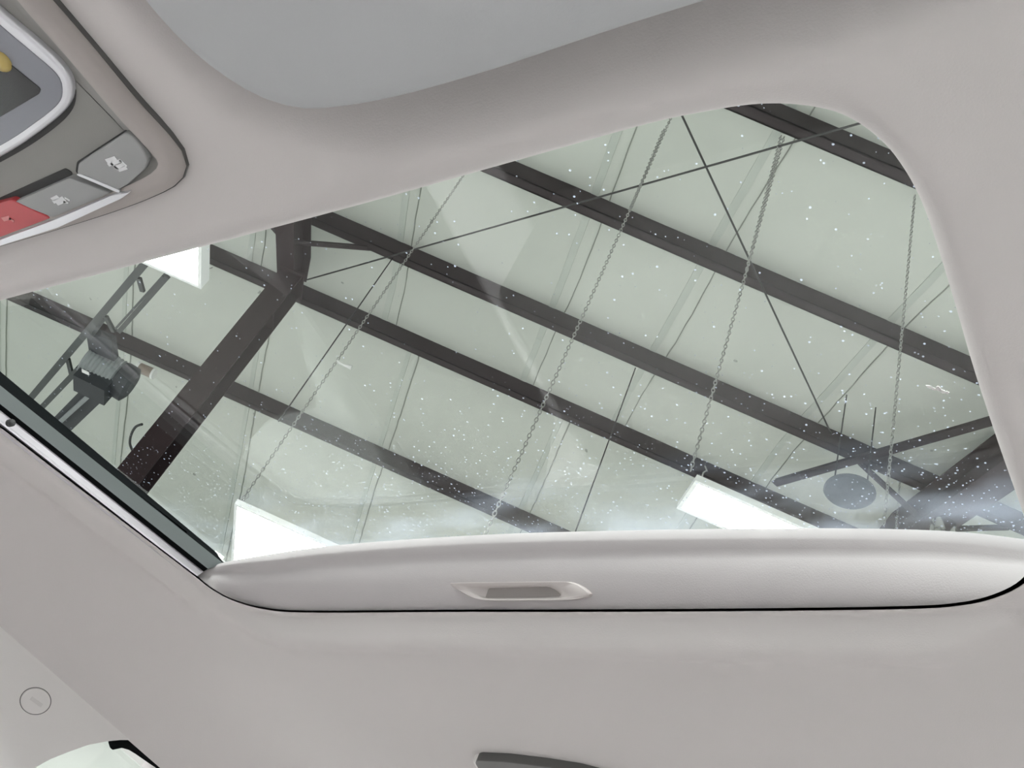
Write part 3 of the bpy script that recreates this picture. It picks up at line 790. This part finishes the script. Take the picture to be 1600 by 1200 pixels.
# ------------------------------------------------------------------ overhead console
con = empty('overhead_console', U(120, 300, H - .01))
kz = H - .012
cpx = [(-40,-112),(60,2),(130,82),(200,166),(255,226),(277,260),(273,288),(240,311),(150,345),(0,390)]
cl = [U(x, y, kz) for x, y in cpx] + [Vector((p[0], p[1], 0)) for p in ((.72,-.143),(.785,-.137),(.82,-.105),(.825,-.03),(.82,.02),(.79,.045),(.65,.052),(.52,.05))]
cl = crom(cl, 420, True)
zb = CAM.z + kz
mb = MB(); mb.loft([at_z(offset_loop(cl, .0010), ZH + .012), at_z(offset_loop(cl, .0010), zb + .008), at_z(offset_loop(cl, -.001), zb + .0085), at_z(offset_loop(cl, -.001), ZH + .012)], True)
mb.build('gap_line', M['lampdark'], con)
mb = MB(); rg = []
for d, z in ((0, .02), (0, .008), (-.0015, .0035), (-.005, .0008), (-.010, .0), (-.015, .0026), (-.019, .0042), (-.022, .0045)):
    rg.append(at_z(offset_loop(cl, d), zb + z))
mb.loft(rg, True, True, True); smooth_angle(mb.build('housing', M['console'], con), 60)
mb = MB(); mb.loft([at_z(offset_loop(cl, d), zb + z) for d, z in ((.0004, .009), (.0002, .0068), (-.0012, .0028), (-.005, .0001), (-.0095, -.0007), (-.0135, .0006))], True)
M['conrim'] = mat('console_rim', (0.40, 0.365, 0.345), 0.6, var=0.04)
mb.build('rim', M['conrim'], con, True)
FZ = zb + .0045                               # face level
def cplate(nm, pts, lo_, hi_, bev, m, parent=con, n=200, smooth=True):
    q = px_loop(pts, FZ - CAM.z - (lo_), n, smooth)
    return slab(nm, q if smooth else round_poly(q, .002), FZ - lo_, FZ + hi_, bev, M[m], parent, scaled=not smooth)
lens = [(-220,-170),(-110,-78),(0,20),(58,69),(98,108),(111,140),(102,170),(60,207),(0,246),(-100,296),(-190,322),(-262,280),(-330,100),(-310,-70)]
def grow(pts, dx, dy): return [(x + dx, y + dy) for x, y in pts]
cplate('lens_gap', [(-220,-176),(-105,-82),(4,15),(62,65),(104,106),(118,143),(108,178),(62,217),(0,254),(-100,304),(-190,331),(-268,286),(-338,100),(-314,-76)], .0006, .003, .0004, 'gap')
cplate('lens_rim', lens, .0045, .003, .0025, 'silver')
il = [(-220,-150),(-110,-58),(-2,38),(50,82),(88,116),(97,140),(90,163),(55,192),(0,228),(-100,278),(-185,306),(-245,268),(-310,100),(-290,-60)]
cplate('lens_panel', il, .0050, .002, .0005, 'lens')
cplate('black_window', [(18,102),(64,139),(61,147),(0,183),(-130,246),(-200,150),(-110,20),(-60,40)], .0054, .001, .0003, 'screen', n=60, smooth=False)
a = U(2, 97, FZ - CAM.z - .006)
mb = MB(); mb.loft([[a + Vector((math.cos(2*math.pi*k/20)*.0062*s, math.sin(2*math.pi*k/20)*.0062*s, -z)) for k in range(20)] for s, z in ((1, -.002), (1, .0), (.8, .002), (.4, .003))], True, True, True)
smooth_angle(mb.build('amber_lamp', M['amber'], con), 60)  # small amber dome on the lens panel
# buttons
b1 = [(122,255),(195,207),(204,211),(221,229),(231,249),(226,264),(199,288),(183,297),(150,284),(120,271)]
def around(pts, k):
    mx_, my_ = sum(p[0] for p in pts) / len(pts), sum(p[1] for p in pts) / len(pts)
    return [(mx_ + (x - mx_) * k, my_ + (y - my_) * k) for x, y in pts]
cplate('button_gap', grow(around(b1, 1.05), 1, -2), .0004, .002, .0002, 'gap', smooth=False)
bt1 = cplate('map_light_button', grow(b1, 0, 1), .0050, .001, .0010, 'button', smooth=False)
b2 = [(108,278),(172,302),(82,340),(22,316)]
cplate('slot', [(-60,334),(0,309),(102,263),(113,270),(110,279),(22,317),(-40,340)], .0006, .002, .0003, 'gap', smooth=False)
bt2 = cplate('door_light_button', b2, .0048, .001, .0008, 'button', smooth=False)
bt3 = cplate('red_call_button', [(18,312),(79,341),(0,371),(-90,392),(-112,346),(-20,322)], .0052, .001, .0010, 'red', smooth=False)
cplate('light_strip', [(-60,395),(0,375),(82,345),(176,305),(203,301),(190,310),(90,356),(0,384),(-60,402)], .0080, .001, .0008, 'silver', smooth=False)
cplate('button_divider', [(118,273),(124,271),(188,298),(186,302)], .0055, .001, .0004, 'silver', smooth=False)
def icon(nm, cxp, cyp, parts, par, lift):
    mb = MB()
    for (x0, y0, x1, y1, w) in parts:
        a, b = U(cxp + x0, cyp + y0, FZ - CAM.z - lift), U(cxp + x1, cyp + y1, FZ - CAM.z - lift)
        mb.bar(a, b, w, .0002)
    mb.build(nm, M['print'], par)
icon('lamp_icon', 183, 256, [(-17,-4,-2,-9,.0028),(-14,2,6,-5,.0022),(-4,6,10,1,.0022),(2,10,15,6,.0022),(-10,-1,2,9,.0016),(4,-6,15,4,.0016)], bt1, .0052)
icon('lamp_icon', 95, 312, [(-14,0,-4,-5,.0026),(-12,4,4,-3,.0022),(-6,7,8,1,.0022),(6,-3,14,1,.0016),(4,3,12,5,.0016)], bt2, .0050)
icon('call_icon', 14, 344, [(-10,-1,2,-4,.0030),(0,-3,8,2,.0022)], bt3, .0054)
M['redprint'] = mat('pale_red_print', (0.62, 0.22, 0.22), 0.4, var=0.03)
for c in bt3.children: c.data.materials[0] = M['redprint']
tag(con, 'grey overhead console with light buttons and red call button', 'overhead console')

# ------------------------------------------------------------------ right side: pillar trim, weatherstrip, window
SN = Vector((1.0, 0, .22)); SD = SN.dot(Vector((XS, 0, H - DROP)))     # side plane of the cabin
def US(px, py, out=0.0):
    return UXP(px, py, SN, SD + out)
pil = empty('pillar_trim', US(60, 1100))
line_px = [(-430,690),(-250,815),(-120,900),(-30,974),(15,1008),(110,1073),(170,1120),(203,1147)]
win_px = [(208,1153),(204,1156),(190,1156),(170,1158),(140,1164),(110,1175),(80,1187),(55,1201),(15,1232),(-25,1272),(-70,1340),(-110,1440),(-150,1600)]
loop2 = [US(*p) + Vector((-.0066, 0, .03)) for p in line_px] + [US(*p) for p in win_px] + [US(-520, 1700), US(-700, 1300), US(-560, 900)]
nrm = Vector((1, 0, .22)).normalized()
mb = MB()
def inset3(l, k):
    c_ = sum(l, Vector()) / len(l); return [p + (c_ - p).normalized() * k for p in l]
mb.loft([[p + nrm * .03 for p in loop2], [p + nrm * .002 for p in loop2], [p - nrm * .001 for p in inset3(loop2, .0025)]], True, True, True)
smooth_angle(mb.build('trim_panel', M['pillar'], pil), 40)
cc = US(55, 1095); e1 = (US(79, 1096) - US(31, 1094)) / 2; e2 = (US(54, 1116) - US(56, 1074)) / 2
def ell(k, o): return [cc + (e1 * math.cos(2*math.pi*i/40) + e2 * math.sin(2*math.pi*i/40)) * k - nrm * o for i in range(40)]
mb = MB(); mb.loft([ell(1.03, -.004), ell(1.03, .0012), ell(.985, .0012), ell(.985, -.004)], True); mb.build('cap_groove', M['lampdark'], pil)
mb = MB(); mb.loft([ell(.975, -.004), ell(.975, .0012), ell(.94, .002), ell(.5, .0022)], True, True, True)
cap = smooth_angle(mb.build('cover_cap', M['pillar'], pil), 40)
mb = MB(); mb.bar(US(47, 1090) - nrm * .0023, US(64, 1102) - nrm * .0023, .004, .0003, nrm); mb.build('embossed_mark', M['emboss'], cap)
tag(pil, 'light grey pillar trim with a round cover cap', 'pillar trim')
ws = [US(x, y, .012) for x, y in ((176,1157),(196,1154),(214,1162),(240,1180),(275,1204),(330,1245),(420,1310),(560,1400))]
mb = MB(); mb.tube(crom(ws, 40), .0105, 10); o = mb.build('weatherstrip', M['rubber'], None, True)
tag(o, 'black rubber weatherstrip along the rear side window', 'weatherstrip')

# doors, windows and seats below the frame complete the cabin
def side(sx, tagname, n0):
    def X(z, out=0): 
        x = XS + (H - DROP - z) * .22 + out
        return x if sx > 0 else .88 - x
    def quad(nm, ys, z0, z1, m, parent=None, th=.05, out=0.0):
        mb = MB(); q = []
        for o_ in (0, th):
            q.append([Vector((X(z, out + o_), y, CAM.z + z)) for y, z in ((ys[0], z0), (ys[1], z0), (ys[1], z1), (ys[0], z1))])
        mb.loft(q, True, True, True); return mb.build(nm, M[m], parent)
    w = empty('wall_' + tagname, Vector((X(-.2), -.4, .3))); tag(w, kind='structure')
    quad('front_door_panel', (.75, -.50), -.75, -.08, 'doorcard', w); quad('rear_door_panel', (-.52, -1.5), -.75, -.08, 'doorcard', w)
    quad('rear_pillar', (-1.38, -1.75), -.08, H - DROP - .005, 'pillar', w)
    quad('roof_side', (-.82, -1.75), H - DROP - .004, H - DROP + .03, 'pillar', w, .05, .02)
    if sx < 0:
        quad('centre_pillar', (-.50, -.66), -.08, H - DROP - .005, 'pillar', w)
    for i, ys in enumerate(((.55, -.50), (-.60, -1.38))):
        g = quad('window_%d' % (n0 + i), ys, -.10, H - DROP - .002, 'winglass', None, .004, .03); tag(g, kind='structure')
side(1, 'right', 1); side(-1, 'left', 3)
def rbox(nm, x0, x1, y0, y1, z0, z1, m, parent, r=.05):
    mb = MB(); lp = round_poly([Vector((x0, y0, 0)), Vector((x1, y0, 0)), Vector((x1, y1, 0)), Vector((x0, y1, 0))], r, 6); rg = []
    for d, z in ((-r*.6, z0), (-r*.2, z0 + r*.2), (0, z0 + r*.6), (0, z1 - r*.6), (-r*.2, z1 - r*.2), (-r*.6, z1)): rg.append(at_z(offset_loop(lp, d), z))
    mb.loft(rg, True, True, True); return smooth_angle(mb.build(nm, M[m], parent), 50)
mb = MB(); mb.box((-.2, -1.9, .20), (1.28, 0, 0), (0, 2.9, 0), (0, 0, .04)); tag(mb.build('floor', M['carpet']), kind='structure')
mb = MB(); mb.box((-.15, -1.95, .24), (1.18, 0, 0), (0, .06, 0), (0, 0, 1.15)); tag(mb.build('wall_rear', M['doorcard']), kind='structure')  # unseen; closed to full height to darken the rear of the cabin
rs = empty('rear_seat', Vector((.44, -1.2, .24)))
rbox('seat_cushion', -.12, 1.0, -1.35, -.85, .24, .62, 'seat', rs); rbox('backrest', -.12, 1.0, -1.55, -1.36, .5, 1.05, 'seat', rs)
for x in (.02, .72): rbox('headrest', x, x + .22, -1.52, -1.42, 1.07, 1.22, 'seat', rs, .03)
tag(rs, 'grey fabric rear bench seat with two headrests', 'seat')
ds = empty('dashboard', Vector((.44, .8, .5))); rbox('dash_top', -.15, 1.03, .62, 1.1, .6, .92, 'console', ds)
tag(ds, 'dark grey dashboard across the front of the cabin', 'dashboard')

# rear roof lamp at the bottom edge of the picture
lampr = empty('roof_lamp', U(850, 1230, H - .008))
lp = [(737,1191),(742,1187),(790,1189.5),(850,1197),(905,1206),(960,1220),(1000,1236),(1010,1250),(1010,1275),(800,1275),(766,1240)]
hz = CAM.z + H - .007
ll = round_poly([U(x, y, H - .007) for x, y in lp], .004, 4)
slab('lamp_rim', ll, hz, hz + .03, .003, M['pillar'], lampr)
l2 = round_poly([U(x, y, H - .0095) for x, y in around(lp, .965)], .004, 4)
slab('lamp_lens', l2, hz - .0025, hz + .01, .001, M['lampdark'], lampr)
tag(lampr, 'dark lens roof lamp at the bottom edge of the headliner', 'roof lamp')
